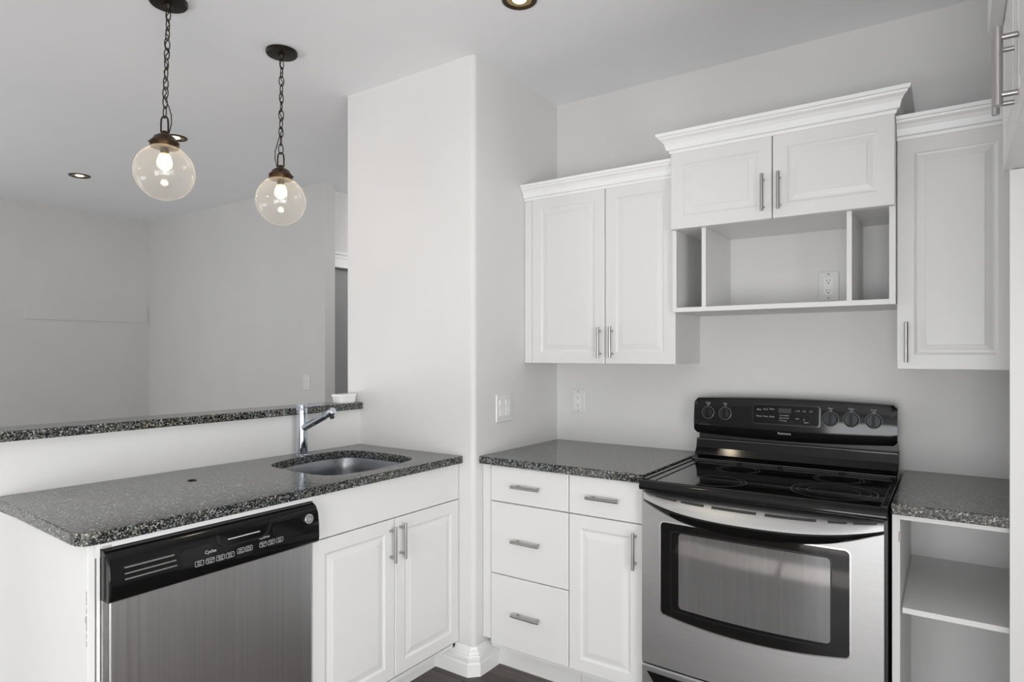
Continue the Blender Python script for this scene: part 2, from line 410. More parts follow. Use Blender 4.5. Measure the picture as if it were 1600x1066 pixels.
# ------------------------------------------------------------ undermount sink
t = thing('kitchen_sink', (-2.0, 1.71, CU - .19), 'stainless steel undermount sink bowl set in the peninsula countertop', 'sink')
cxh, cyh = -2.0, 1.71
def scl(P, k): return [(cxh + (x - cxh) * k, cyh + (y - cyh) * k) for x, y in P]
sk = MB(); kk = len(HOLE); vs = []; lv = [(1.10, CU - .0005), (1.03, CU - .0005), (1.02, CU - .006), (1.0, CU - .05), (.97, CU - .14), (.93, CU - .165), (.85, CU - .178), (.3, CU - .184), (.10, CU - .186)]
for s_, z in lv: vs += [(x, y, z) for x, y in scl(HOLE, s_)]
fs = []
for q in range(len(lv) - 1):
    for i in range(kk):
        j = (i + 1) % kk; fs.append((q * kk + i, q * kk + j, (q + 1) * kk + j, (q + 1) * kk + i))
fs.append(tuple((len(lv) - 1) * kk + i for i in range(kk)))
sk.add(vs, fs, True); so = sk.build('bowl', steel_sink, t)
MB().lathe((-2.0, 1.71, CU - .186), [(.045, 0), (.045, .003), (.038, .004), (.030, .001), (.01, .001)]).build('drain', chrome, t)

# faucet
fx, fy = -2.256, 1.712
t = thing('kitchen_faucet', (fx, fy, CT), 'chrome column faucet with angled spout standing behind the sink', 'faucet')
MB().lathe((fx, fy, CT), [(.027, 0), (.027, .004), (.0235, .007), (.0235, .176)], 36).build('body', chrome, t)
cap = MB().lathe((fx, fy, CT + .178), [(.0225, 0), (.0235, .001), (.0235, .036), (.022, .038)], 36).build('cap', chrome, t)
MB().tube([(fx + .02, fy, CT + .205), (fx + .06, fy + .004, CT + .212), (fx + .118, fy + .008, CT + .220)], [.0055, .0045, .004], 12).build('lever', chrome, t)
sd = Vector((.205, 0, .088)).normalized(); s0 = Vector((fx, fy, CT + .112))
MB().cyl(s0 + sd * .015, s0 + sd * .165, .0155, 28).build('spout', chrome, t)
nz_ = MB().lathe(s0 + sd * .166, [(.0145, 0), (.0155, .002), (.0155, .05), (.012, .053)], 28, sd).build('spray_head', chrome, t)
MB().cyl(s0 + sd * .200 + Vector((.005, 0, -.013)), s0 + sd * .200 + Vector((.010, 0, -.024)), .009, 16).build('nozzle', blackd, t)

# crumb on the counter
mbk = MB().lathe((-2.117, 1.163, CT), [(.010, 0), (.013, .002), (.008, .004), (.002, .005)], 9)
mbk.v = [(x + .4 * (y - 1.163), y * 1.0, z) for x, y, z in mbk.v]
tag(mbk.build('debris_scrap', blackd), 'small black scrap lying mid-way on the peninsula countertop', 'debris')

# plastic tub on bar
t = thing('plastic_tub', (-2.352, 2.022, 1.112), 'white lidded plastic tub on the bar ledge against the pillar', 'container')
tb = MB()
def rr3(k, z, r): return [(x, y, z) for x, y in rrect(-2.352 - .034 * k, -2.352 + .034 * k, 2.022 - .052 * k, 2.022 + .052 * k, r)]
lo = rrect(0, 1, 0, 1, .1)
vs = []; 
for k_, z in ((.93, 1.1123), (.95, 1.114), (1.0, 1.1424)): vs += rr3(k_, z, .02)
q = len(lo); fs = [tuple(range(q))[::-1]] + [(a * q + i, a * q + (i + 1) % q, (a + 1) * q + (i + 1) % q, (a + 1) * q + i) for a in range(2) for i in range(q)] + [tuple(range(2 * q, 3 * q))]
tb.add(vs, fs); tb.build('tub', plate2, t)
tb = MB(); vs = []
for k_, z in ((1.04, 1.1425), (1.07, 1.144), (1.07, 1.151), (1.02, 1.1535)): vs += rr3(k_, z, .021)
fs = [tuple(range(q))[::-1]] + [(a * q + i, a * q + (i + 1) % q, (a + 1) * q + (i + 1) % q, (a + 1) * q + i) for a in range(3) for i in range(q)] + [tuple(range(3 * q, 4 * q))]
tb.add(vs, fs); tb.build('lid', plate2, t)

# ------------------------------------------------------------ sink cabinet (faces +X)
PX = -1.729
fE = F('E', PX)
t = thing('sink_cabinet', (-2.0, 1.715, 0), 'white two-door sink cabinet between dishwasher and pillar', 'cabinet')
bx = MB(); bx.box(-2.31, PX, 1.338, 1.354, .105, CU - .001); bx.box(-2.31, PX, 2.070, 2.087, .105, CU - .001); bx.box(-2.31, -2.30, 1.338, 2.087, .105, CU - .2); bx.box(-2.31, PX, 1.338, 2.087, .105, .12)
bx.box(PX - .018, PX, 1.354, 2.070, .84, CU - .001); bx.build('body', cabm, t)
MB().box(-1.84, -1.824, 1.338, 2.072, 0, .105).build('toe_kick', cabm, t)
flat_front(fE, 1.340, 2.086, .7315, .880, t, 'false_front')
d = panel_door(fE, 1.340, 1.7105, .134, .7285, t); handle(fE, 1.686, .639, d)
d = panel_door(fE, 1.7135, 2.086, .134, .7285, t); handle(fE, 1.738, .643, d)

# ------------------------------------------------------------ end panel and dishwasher
t = thing('peninsula_end_panel', (-2.02, .70, 0), 'flat white end panel closing the peninsula left of the dishwasher', 'panel')
MB().box(xk(.7) + .002, -1.712, .684, .700, 0, CU - .001).build('board', shelfm, t, .001)
ch = MB()
for z0, z1, w_ in ((.735, .772, .0048), (.715, .733, .003), (.672, .712, .0052), (.655, .668, .0025), (.635, .652, .003)):
    pts = [(-1.7150, z0)] + [(-1.7150 - 1.7 * w_ * random.uniform(.4, 1.2), z0 + (z1 - z0) * i / 7) for i in range(1, 7)] + [(-1.7155, z1)]
    ch.prism([(a, z) for a, z in pts], lambda u, v, tt: (u, tt, v), .6836, .685)
tag(ch.build('chipped_paint', chipm, t), 'flaked brown-grey chips in the white edge')
MB().box(-1.80, -1.712, .7005, .712, .845, CU - .001).build('support_cleat', shelfm, t, .001)
MB().box(-1.76, -1.7125, .7045, .7115, 0, .845).build('filler_strip', shelfm, t, .0008)

t = thing('dishwasher', (-2.0, 1.02, 0), 'stainless steel dishwasher with black control panel under the peninsula top', 'dishwasher')
MB().box(-2.28, -1.725, .722, 1.332, .10, .862).build('cabinet_body', blackd, t)
MB().box(-2.20, -1.78, .735, 1.322, 0, .10).build('kick_plate', blackd, t)
dr = MB(); dr.box(-1.7245, -1.700, .727, 1.328, .115, .742); dr.build('door', steel_dw, t, .004, 3)
dr = MB(); dr.box(-1.7245, -1.703, .7135, .7262, .115, .742); dr.build('door_edge', silver, t)
# curved control panel
cpf = [(-1.7245, .739), (-1.676, .739), (-1.668, .744), (-1.666, .756), (-1.667, .80), (-1.672, .835), (-1.684, .856), (-1.700, .864), (-1.7245, .866)]
cp = MB().prism(cpf, lambda u, v, tt: (u, tt, v), .7125, 1.3325, True); cpo = cp.build('control_panel', blackg, t, .003, 2)
cpf_x = -1.6665
fC = F('E', cpf_x)
def pocket(a0, a1, z0, z1, r, d, name, m):
    mb = MB(); pts = rrect(a0, a1, z0, z1, r)
    rings(mb, fC, [(pts, -.006), (pts, d)]); return mb.build(name, m, cpo)
# raised grip frame with dark handle pocket
mb = MB(); mb.prism([(.985, .842), (.992, .815), (1.012, .803), (1.125, .803), (1.148, .815), (1.156, .842), (1.150, .842), (1.142, .819), (1.122, .808), (1.015, .808), (.997, .819), (.991, .842)],
         lambda u, v, tt: (tt, u, v), -1.676, -1.6645); mb.build('handle_pocket', knobm, cpo)
MB().box(-1.673, -1.6655, 1.02, 1.118, .8225, .8245).build('grip_edge', inkw, cpo)
# slots on the left
mb = MB()
for z, a1 in ((.818, .868), (.803, .873), (.789, .875)): mb.box(-1.675, -1.6650, .748, a1, z, z + .003)
mb.build('air_vent', ring, cpo)
mb = MB(); rings(mb, fC, [(rrect(.888, .972, .782, .826, .008), -.005), (rrect(.888, .972, .782, .826, .008), .0007)]); mb.build('indicator_window', knobm, cpo)
mb = MB(); rings(mb, fC, [(rrect(1.165, 1.270, .783, .835, .008), -.008), (rrect(1.165, 1.270, .783, .835, .008), .0005)]); mb.build('display_window', blackg, cpo)
text('Cycles', fC, .967, .8035, .0009, .0125, cpo, inkw)
text('Options', fC, 1.132, .803, .0009, .0105, cpo, inkw)
def button(a, z, wd, lines, nm='button'):
    mb = MB(); o_ = rrect(a - wd / 2, a + wd / 2, z - .0075, z + .0075, .004); i_ = rrect(a - wd / 2 + .001, a + wd / 2 - .001, z - .0065, z + .0065, .0035)
    k = len(o_); mb.add([fC(x, .0009, y) for x, y in o_] + [fC(x, .0009, y) for x, y in i_], [(i, (i + 1) % k, k + (i + 1) % k, k + i) for i in range(k)])
    bo = mb.build(nm, ink, cpo)
    for i, s in enumerate(lines): text(s, fC, a, z + .0028 - .0058 * i, .0010, .0062, bo, inkw)
for a, s in ((.9355, ('Pots', 'Pans')), (.9655, ('Normal', 'Wash')), (.9955, ('Speed', 'Cycle')), (1.0240, ('Rinse', 'Only'))): button(a, .779, .025, s)
for a, s in ((1.057, ('Start', 'Reset')), (1.082, ('Delay', 'Hours'))): button(a, .783, .023, s)
for a, s in ((1.128, ('Heated', 'Dry')), (1.156, ('Added', 'Heat')), (1.184, ('Lock', 'Hold'))): button(a, .783, .024, s)
bd = MB().lathe((-1.6705, 1.292, .822), [(.0155, 0), (.0155, .005), (.0145, .0062), (.0118, .0062), (.0115, .0052), (.001, .0052)], 32, (1, 0, .06)); bdo = bd.build('round_badge', silver, cpo)
MB().lathe((-1.6705, 1.292, .822), [(.0112, .0053), (.0112, .0056), (.001, .0056)], 28, (1, 0, .06)).build('badge_face', ring, bdo)
text('GE', F('E', -1.6705), 1.292, .822, .0060, .0115, bdo, inkw)
# filler strip above the dishwasher
t = thing('filler_rail', (-1.72, 1.02, .867), 'thin white filler rail above the dishwasher under the granite', 'rail')
MB().box(-1.75, -1.706, .7125, 1.337, .8665, CU - .001).build('rail', shelfm, t, .001)
tag(MB().box(-1.706, -1.7052, .7125, .735, .8675, .873).build('chip', chipm, t), 'chipped paint')

# ------------------------------------------------------------ base cabinets left of stove (face -Y)
PY = 2.161; fS = F('S', PY)
t = thing('drawer_cabinet', (-1.42, 2.45, 0), 'white base cabinet of three flat drawers beside the pillar', 'cabinet')
bx = MB(); bx.box(-1.59, -1.213, PY, Yb - .002, .115, CU - .001); bx.build('body', cabm, t)
MB().box(-1.629, -1.588, PY - .012, PY + .004, .150, CU - .001).build('filler_strip', cabm, t, .001)
MB().box(-1.613, -1.213, 2.246, 2.262, 0, .115).build('toe_kick', cabm, t)
for z0, z1, hz in ((.732, .879, .805), (.432, .7285, .583), (.134, .429, .286)):
    d = flat_front(fS, -1.583, -1.2135, z0, z1, t); handle(fS, -1.3975, hz, d, False)
t = thing('base_cabinet', (-1.06, 2.45, 0), 'white base cabinet with one drawer over a door, left of the stove', 'cabinet')
MB().box(-1.211, -.900, PY, Yb - .002, .115, CU - .001).build('body', cabm, t)
MB().box(-1.211, -.902, 2.246, 2.262, 0, .115).build('toe_kick', cabm, t)
d = flat_front(fS, -1.210, -.908, .732, .879, t); handle(fS, -1.058, .805, d, False)
d = panel_door(fS, -1.210, -.908, .134, .7285, t); handle(fS, -.934, .638, d)

# open shelf unit right of the stove
t = thing('open_base_cabinet', (.03, 2.45, 0), 'white open base cabinet with one inner shelf right of the stove', 'cabinet')
bx = MB(); bx.box(-.1415, -.1215, 2.150, Yb - .002, .0, CU - .001); bx.box(.175, .193, 2.150, Yb - .002, .0, CU - .001); bx.box(-.1215, .175, Yb - .012, Yb - .002, .1, CU - .001)
bx.box(-.1215, .175, 2.150, Yb - .012, .865, CU - .001); bx.box(-.1215, .175, 2.150, Yb - .012, .115, .133); bx.box(-.1215, .175, 2.17, 2.185, 0, .115)
bx.build('body', shelfm, t, .0008)
MB().box(-.1165, .170, 2.163, Yb - .013, .592, .608).build('shelf', shelfm, t, .0008)
MB().box(-.1255, -.1195, 2.1485, 2.1499, .80, .83).build('edge_chip', chipm, t)

# ------------------------------------------------------------ upper cabinets
CR0 = [(0, 0), (.004, 0), (.006, .010), (.014, .013), (.016, .022), (.019, .034), (.026, .046), (.036, .054), (.038, .060), (.044, .062), (.046, .074), (0, .074)]
def crown(name, parent, plane, a0, a1, z, left=False, right=False, back=None, k_=1.0):
    CR = [(p * k_, h * k_) for p, h in CR0]
    """front run toward -Y, optional returns along the sides, mitred"""
    vs = []; secs = []
    if left: secs.append([(a0 - p, back, z + h) for p, h in CR])
    secs.append([(a0 - (p if left else 0), plane - p, z + h) for p, h in CR])
    secs.append([(a1 + (p if right else 0), plane - p, z + h) for p, h in CR])
    if right: secs.append([(a1 + p, back, z + h) for p, h in CR])
    k = len(CR); mb = MB(); fs = []
    for s_ in secs: vs += s_
    for q in range(len(secs) - 1):
        for i in range(k):
            j = (i + 1) % k; fs.append((q * k + i, q * k + j, (q + 1) * k + j, (q + 1) * k + i))
    fs += [tuple(range(k))[::-1], tuple(range((len(secs) - 1) * k, len(secs) * k))]
    mb.add(vs, fs); return mb.build(name, crownm, parent)
UY = 2.486; fU = F('S', UY)
t = thing('upper_cabinet', (-1.27, 2.62, 1.30), 'tall white two-door wall cabinet between the pillar and the open niche', 'cabinet')
MB().box(-1.628, -.9065, UY, Yb - .001, 1.301, 2.06).build('body', cabm, t)
MB().box(-1.629, -1.590, UY - .017, UY, 1.301, 2.052).build('filler_strip', cabm, t, .001)
d = panel_door(fU, -1.5885, -1.2195, 1.2995, 2.052, t); handle(fU, -1.238, 1.391, d)
d = panel_door(fU, -1.2165, -.9065, 1.2995, 2.052, t); handle(fU, -1.182, 1.391, d)
crown('crown_moulding', t, 2.467, -1.628, -.9065, 2.048, k_=.9)
MY = 2.429; fM = F('S', MY)
t = thing('range_wall_cabinet', (-.527, 2.6, 1.50), 'white wall cabinet with two short doors over an open niche above the stove', 'cabinet')
MB().box(-.905, -.150, MY, Yb - .001, 1.828, 2.13).build('body', cabm, t)
nb = MB(); zt = 1.8275; nbk = Yb - .001
nb.box(-.9055, -.889, MY, nbk, 1.506, zt); nb.box(-.168, -.150, MY, nbk, 1.506, zt); nb.box(-.889, -.168, MY, nbk, 1.506, 1.524)
nb.build('niche_frame', shelfm, t, .0008)
for a in (-.790, -.293): MB().box(a, a + .016, MY + .002, nbk, 1.5242, zt).build('divider', shelfm, t, .0006)
d = panel_door(fM, -.905, -.5300, 1.8285, 2.128, t); handle(fM, -.558, 1.921, d)
d = panel_door(fM, -.5270, -.150, 1.8285, 2.128, t); handle(fM, -.503, 1.921, d)
crown('crown_moulding', t, 2.410, -.905, -.150, 2.124, True, True, nbk)
t = thing('upper_cabinet', (.03, 2.62, 1.29), 'white single-door wall cabinet right of the open niche', 'cabinet')
MB().box(-.1485, .195, UY, Yb - .001, 1.293, 2.06).build('body', cabm, t)
d = panel_door(fU, -.1485, .168, 1.2915, 2.052, t); handle(fU, -.121, 1.381, d)
crown('crown_moulding', t, 2.467, -.1485, .195, 2.048, k_=.96)

# ------------------------------------------------------------ fridge alcove: side panel and cabinet over it (faces -X)
t = thing('fridge_side_panel', (.46, 2.112, 0), 'tall white side panel at the right edge beside the short countertop', 'panel')
MB().box(.126, XR - .002, 2.104, 2.120, 0, 1.823).build('board', shelfm, t)
t = thing('fridge_wall_cabinet', (.46, 1.70, 1.825), 'white cabinet high at the right edge with two long bar handles', 'cabinet')
fW = F('W', .131)
MB().box(.131, XR - .002, 1.292, 2.120, 1.825, 2.5).build('body', cabm, t)
d = panel_door(fW, 1.292, 1.7045, 1.822, 2.45, t); handle(fW, 1.652, 1.936, d, True, .162, r=.0080, stand=.032)
d = panel_door(fW, 1.7075, 2.119, 1.822, 2.45, t); handle(fW, 1.748, 1.946, d, True, .160, r=.0072, stand=.032)
MB().box(.080, .1115, 1.28, 2.121, 2.200, 2.50).build('fascia', cabm, t, .003)

# ------------------------------------------------------------ stove
SX0, SX1 = -.895, -.148; SC = (SX0 + SX1) / 2
t = thing('stove', (SC, 2.43, 0), 'freestanding stove with black glass cooktop and stainless steel oven door', 'stove')
MB().box(SX0 + .003, SX1 - .003, 2.125, 2.735, .03, .871).build('body', blackd, t)
for x in (SX0 + .05, SX1 - .05):
    for y in (2.18, 2.68): MB().cyl((x, y, 0), (x, y, .035), .018, 12).build('foot', blackd, t)
def bow(a, amt): u_ = (a - SC) / ((SX1 - SX0) / 2); return amt * (1 - u_ * u_)
# cooktop rim: frame with sloped front edge
NA = 24
def xs(x0, x1, n=NA): return [x0 + (x1 - x0) * i / n for i in range(n + 1)]
ct = MB(); prof = [(2.125, .878, 0), (2.098, .870, 1), (2.084, .870, 1), (2.076, .874, 1), (2.074, .882, 1), (2.078, .892, 1), (2.086, .900, 1), (2.096, .9045, 1), (2.102, .9045, .6), (2.104, .9005, .6), (2.3, .9005, 0)]
X = xs(SX0, SX1); vs = []
for x in X:
    b0 = bow(x, .004)
    vs += [(x, y - b0 * k_, z) for y, z, k_ in prof]
k = len(prof); fs = [(i * k + j, i * k + j + 1, (i + 1) * k + j + 1, (i + 1) * k + j) for i in range(NA) for j in range(k - 1)]
fs += [tuple(range(k)), tuple(range(NA * k, NA * k + k))[::-1]]
ct.add(vs, fs, True)
ct.box(SX0, SX0 + .022, 2.100, 2.66, .872, .908); ct.box(SX0 + .022, SX0 + .050, 2.100, 2.60, .872, .9050); ct.box(SX1 - .016, SX1, 2.100, 2.66, .872, .909)
ct.box(SX0 + .002, SX1 - .002, 2.2, 2.735, .872, .8995)
cto = ct.build('cooktop', blackg, t, .002, 2)
MB().box(SX0 + .053, SX1 - .018, 2.103, 2.585, .9005, .9035).build('glass_surface', glassk, cto, .001)
def annulus(cx, cy, r0, r1, z, name='burner'):
    mb = MB(); n_ = 64
    vs = [(cx + r * math.cos(2 * math.pi * i / n_), cy + r * math.sin(2 * math.pi * i / n_), z) for r in (r0, r1) for i in range(n_)]
    mb.add(vs, [(i, (i + 1) % n_, n_ + (i + 1) % n_, n_ + i) for i in range(n_)]); return mb
for cx_, cy_, r_ in ((-.310, 2.258, .126), (-.665, 2.215, .095), (-.665, 2.475, .078), (-.325, 2.490, .080)):
    mb = annulus(cx_, cy_, r_ - .002, r_, .9038); m2 = annulus(cx_, cy_, r_ * .84, r_ * .84 + .001, .9038); mb.add(m2.v, m2.f)
    if r_ > .1: m3 = annulus(cx_, cy_, r_ * .6, r_ * .6 + .001, .9038); mb.add(m3.v, m3.f)
    mb.build('burner_ring', ring, cto, recalc=False)
# backguard: lower splash, shadow gap and console
bg = MB(); pr_ = [(2.735, .885), (2.590, .9020), (2.600, .912), (2.645, .924), (2.664, .950), (2.672, .982), (2.668, .988), (2.735, .988)]
bg.prism(pr_, lambda u, v, tt: (tt, u, v), SX0 + .006, SX1 - .006); bgo = bg.build('splash_back', blackg, t, .002)
MB().box(SX0 + .01, SX1 - .01, 2.6605, 2.6655, .9845, .9865).build('trim_line', ring, bgo)
for a0, a1 in ((-.875, -.70), (-.68, -.55), (-.53, -.34), (-.315, -.175)): MB().box(a0, a1, 2.590, 2.6000, .9045, .9085).build('vent_slot', darkslot, bgo)
MB().box(SX0 + .012, SX1 - .012, 2.5975, 2.6015, .9112, .9128).build('vent_trim', ring, bgo)
MB().box(SX0 + .012, SX1 - .012, 2.690, 2.740, .985, 1.02).build('neck', blackd, t)
# console: width -.892..-.160, arched top and bottom, leaning back slightly
cx0, cx1 = SX0 + .001, SX1 - .010; cc = (cx0 + cx1) / 2; ch_ = (cx1 - cx0) / 2
def lean(z): return 2.650 + (z - 1.0) * .06
def conz(x):
    u_ = (x - cc) / ch_; e = max(0, abs(u_) - .965) / .035
    return 1.011 - .010 * (1 - u_ * u_) + .010 * e * e, 1.158 + .011 * (1 - u_ * u_) - .012 * e * e
cn = MB(); X = [cx0 + .0 + (cx1 - cx0) * i / 60 for i in range(61)]; vs = []; K = 10
for x in X:
    z0, z1 = conz(x); u_ = (x - cc) / ch_; bb_ = .012 * (1 - u_ * u_)
    h = z1 - z0
    for f_, dy in ((0, .03), (0.0, .016), (.02, .006), (.08, .0), (.30, -.004), (.55, -.003), (.92, .0), (.98, .004), (1, .012), (1, .05)):
        z = z0 + h * f_; vs.append((x, lean(z) + dy - bb_, z))
fs = [(i * K + j, i * K + j + 1, (i + 1) * K + j + 1, (i + 1) * K + j) for i in range(60) for j in range(K - 1)]
fs += [(i * K + K - 1, i * K, (i + 1) * K, (i + 1) * K + K - 1) for i in range(60)]
fs += [tuple(range(K)), tuple(range(60 * K, 61 * K))[::-1]]
cn.add(vs, fs, True); cno = cn.build('control_console', blackg, t)
def fN(a, d, z):
    u_ = (a - cc) / ch_; return (a, lean(z) - .012 * (1 - u_ * u_) - .0035 - d, z)
# display
mb = MB(); o_ = rrect(-.655, -.405, 1.063, 1.146, .012); i_ = rrect(-.649, -.411, 1.069, 1.140, .008); k = len(o_)
rings(mb, fN, [(o_, -.004), (o_, .003), (i_, .0035), (i_, .0008)], cap=False, back=False); mb.build('display_frame', knobm, cno)
mb = MB(); rings(mb, fN, [(i_, -.003), (i_, .0009)]); dso = mb.build('display_glass', dispk, cno)
for i, (a, z, s_) in enumerate([(-.628, 1.122, 'Bake'), (-.604, 1.124, 'Broil'), (-.580, 1.126, 'Clean'), (-.628, 1.096, 'Warm'), (-.604, 1.096, 'Time'), (-.580, 1.096, 'Clock'),
                  (-.487, 1.122, '1 2 3'), (-.463, 1.122, '4 5'), (-.439, 1.122, '6 7'), (-.487, 1.092, '8 9'), (-.463, 1.090, '0'), (-.455, 1.080, 'Start')]):
    text(s_, fN, a, z, .0012, .0085, dso, ink)
for i in range(3): text(['Convection', 'Conversion', 'Cooking'][i], fN, -.552, 1.103 - .010 * i, .0012, .0075, dso, ink, align='LEFT')
mb = MB(); rings(mb, fN, [(rect(-.556, -.510, 1.112, 1.130), .0), (rect(-.556, -.510, 1.112, 1.130), .0012)]); mb.build('clock_display', blackd, dso)
for i, (a, z) in enumerate(((-.833, 1.099), (-.762, 1.099), (-.372, 1.098), (-.303, 1.099), (-.231, 1.098))):
    big_ = i > 1; r_ = .024 if big_ else .0215
    p = Vector(fN(a, 0, z))
    kb = MB().lathe(p, [(r_ + .004, -.004), (r_ + .004, .0012), (r_ + .0005, .002), (r_, .010), (r_ * .93, .013), (.001, .013)], 32, (0, -1, .13)); ko = kb.build('knob', knobm, cno)
    g = MB(); g.prism(rrect(-.0045, .0045, -r_ * .92, r_ * .92, .004), lambda u, v, tt: (p.x + u, p.y - tt + v * .13, p.z + v), .012, .022); g.build('grip', blackg, ko)
    rg = MB(); n_ = 48; vs = []
    for rr_ in (r_ + .0027, r_ + .0040):
        vs += [(p.x + rr_ * math.cos(2 * math.pi * i_ / n_), p.y - .0022 + .13 * rr_ * math.sin(2 * math.pi * i_ / n_), p.z + rr_ * math.sin(2 * math.pi * i_ / n_)) for i_ in range(n_)]
    rg.add(vs, [(i_, (i_ + 1) % n_, n_ + (i_ + 1) % n_, n_ + i_) for i_ in range(n_)]); rg.build('dial_ring', ring, ko)
    text(['Front', 'Rear', 'Rear', 'Oven', 'Front'][i], fN, a, z + .040, .0010, .0085, cno, ink)
    text('Off', fN, a, z + .0315, .0010, .0075, cno, ink)
text('Kenmore', fN, -.534, 1.0325, .0010, .0125, cno, inkw, 'brand_badge')
# oven door: bowed stainless slab, window opening filled by darker glass
def door_slab(z0, z1, yf, yb, amt, name, m, x0=SX0 + .0, x1=SX1 - .010, par=t):
    mb = MB(); X = xs(x0, x1); vs = []
    for x in X:
        b0 = bow(x, amt)
        vs += [(x, yb, z0), (x, yf + .005 - b0, z0), (x, yf - b0, z0 + .005), (x, yf - b0, z1 - .005), (x, yf + .005 - b0, z1), (x, yb, z1)]
    fs = [(i * 6 + j, i * 6 + (j + 1) % 6, (i + 1) * 6 + (j + 1) % 6, (i + 1) * 6 + j) for i in range(NA) for j in range(6)]
    fs += [tuple(range(6)), tuple(range(NA * 6, NA * 6 + 6))[::-1]]
    mb.add(vs, fs, False); 
    for i in range(NA * 6): mb.sm[i] = True
    return mb.build(name, m, par)
OY = 2.104; OB = .012
odo = door_slab(.262, .864, OY, 2.124, OB, 'oven_door', steel_ov, x0=SX0)
md = odo.modifiers.new('es', 'EDGE_SPLIT'); md.split_angle = math.radians(30)
def fO(a, d, z): return (a, OY - bow(a, OB) - d, z)
def window_outline(x0, x1, z0, z1, r, sag, n=14):
    pts = []
    def arc(cx, cz, s):
        for i in range(6):
            q = math.radians(s + 90 * i / 5); pts.append((cx + r * math.cos(q), cz + r * math.sin(q)))
    arc(x1 - r, z1 - r, 0)
    for i in range(1, n): pts.append((x1 - r + (x0 - x1 + 2 * r) * i / n, z1))
    arc(x0 + r, z1 - r, 90); arc(x0 + r, z0 + r, 180)
    for i in range(1, n):
        u_ = i / n; pts.append((x0 + r + (x1 - x0 - 2 * r) * u_, z0 - sag * 4 * u_ * (1 - u_)))
    arc(x1 - r, z0 + r, 270); return pts
def curved_plate(outline, d, name, m, par, thick=.002):
    # triangulated plate following the door's bow
    bm = bmesh.new(); vv = [bm.verts.new((a, 0, z)) for a, z in outline]
    es = [bm.edges.new((vv[i], vv[(i + 1) % len(vv)])) for i in range(len(vv))]
    bmesh.ops.triangle_fill(bm, use_beauty=True, use_dissolve=False, edges=es)
    for q in range(1, 12):
        xc = SX0 + (SX1 - SX0) * q / 12
        bmesh.ops.bisect_plane(bm, geom=bm.verts[:] + bm.edges[:] + bm.faces[:], plane_co=(xc, 0, 0), plane_no=(1, 0, 0))
    fs_ = bm.faces[:]; r = bmesh.ops.extrude_face_region(bm, geom=fs_)
    ex = {v_ for v_ in r['geom'] if isinstance(v_, bmesh.types.BMVert)}
    off = Vector(par.location); q = par.parent
    while q: off += q.location; q = q.parent
    for v_ in bm.verts:
        a, z = v_.co.x, v_.co.z; v_.co = Vector(fO(a, d if v_ in ex else d - thick, z)) - off
    bmesh.ops.recalc_face_normals(bm, faces=bm.faces)
    me = bpy.data.meshes.new(name); bm.to_mesh(me); bm.free(); me.materials.append(m)
    o = bpy.data.objects.new(name, me); C.objects.link(o); o.parent = par; return o
wo = window_outline(-.824, -.245, .449, .765, .014, .023)
woo = window_outline(-.828, -.241, .445, .769, .018, .023)
mb = MB(); rings(mb, fO, [(woo, -.002), (woo, .0012), (wo, .0016), (wo, -.002)], cap=False, back=False); mb.build('window_trim', silver, odo)
wg = curved_plate(wo, .0006, 'door_window', glassk, odo)
io = window_outline(-.760, -.296, .480, .735, .012, .006)
curved_plate(io, .0011, 'inner_glass', og, wg, .001)
mb = MB(); i2 = window_outline(-.790, -.291, .468, .741, .014, .008); i3 = window_outline(-.786, -.295, .472, .737, .012, .008)
rings(mb, fO, [(i2, .0008), (i2, .0013), (i3, .0013), (i3, .0008)], cap=False, back=False); mb.build('glass_border', knobm, wg)
# handle shelf: silver top with slots and black curved front
HX0, HX1 = -.885, -.158
def hb(x):
    u_ = (x - (HX0 + HX1) / 2) / ((HX1 - HX0) / 2); return max(0.0, 1 - abs(u_) ** 2.6)
X = xs(HX0, HX1, 40); top = MB(); vs = []; 
for x in X:
    h = hb(x); y0 = OY - bow(x, OB) + .001; yf = y0 - .010 - .058 * h
    vs += [(x, y0, .8635), (x, y0 + (yf - y0) * .25, .860 - .006 * h), (x, yf + (y0 - yf) * .08, .842 - .027 * h), (x, yf, .838 - .030 * h), (x, y0, .830)]
k = 5; fs = [(i * k + j, i * k + (j + 1) % k, (i + 1) * k + (j + 1) % k, (i + 1) * k + j) for i in range(40) for j in range(k)] + [tuple(range(k)), tuple(range(40 * k, 41 * k))[::-1]]
top.add(vs, fs, True); ho = top.build('door_handle', silver, odo)
md = ho.modifiers.new('es', 'EDGE_SPLIT'); md.split_angle = math.radians(35)
blk = MB(); vs = []
for x in X:
    h = hb(x); y0 = OY - bow(x, OB); yf = y0 - .010 - .060 * h; zt_ = .8375 - .0305 * h; zb = .826 - .056 * h
    vs += [(x, yf + .002, zt_), (x, yf - .001, zt_ - .004), (x, yf + .002, zb + (zt_ - zb) * .35), (x, yf + .012, zb + .002), (x, min(y0 - .001, yf + .026), zb), (x, min(y0 - .0005, yf + .030), zt_)]
k = 6; fs = [(i * k + j, i * k + (j + 1) % k, (i + 1) * k + (j + 1) % k, (i + 1) * k + j) for i in range(40) for j in range(k)] + [tuple(range(k)), tuple(range(40 * k, 41 * k))[::-1]]
blk.add(vs, fs, True); blk.build('grip', blackg, ho)
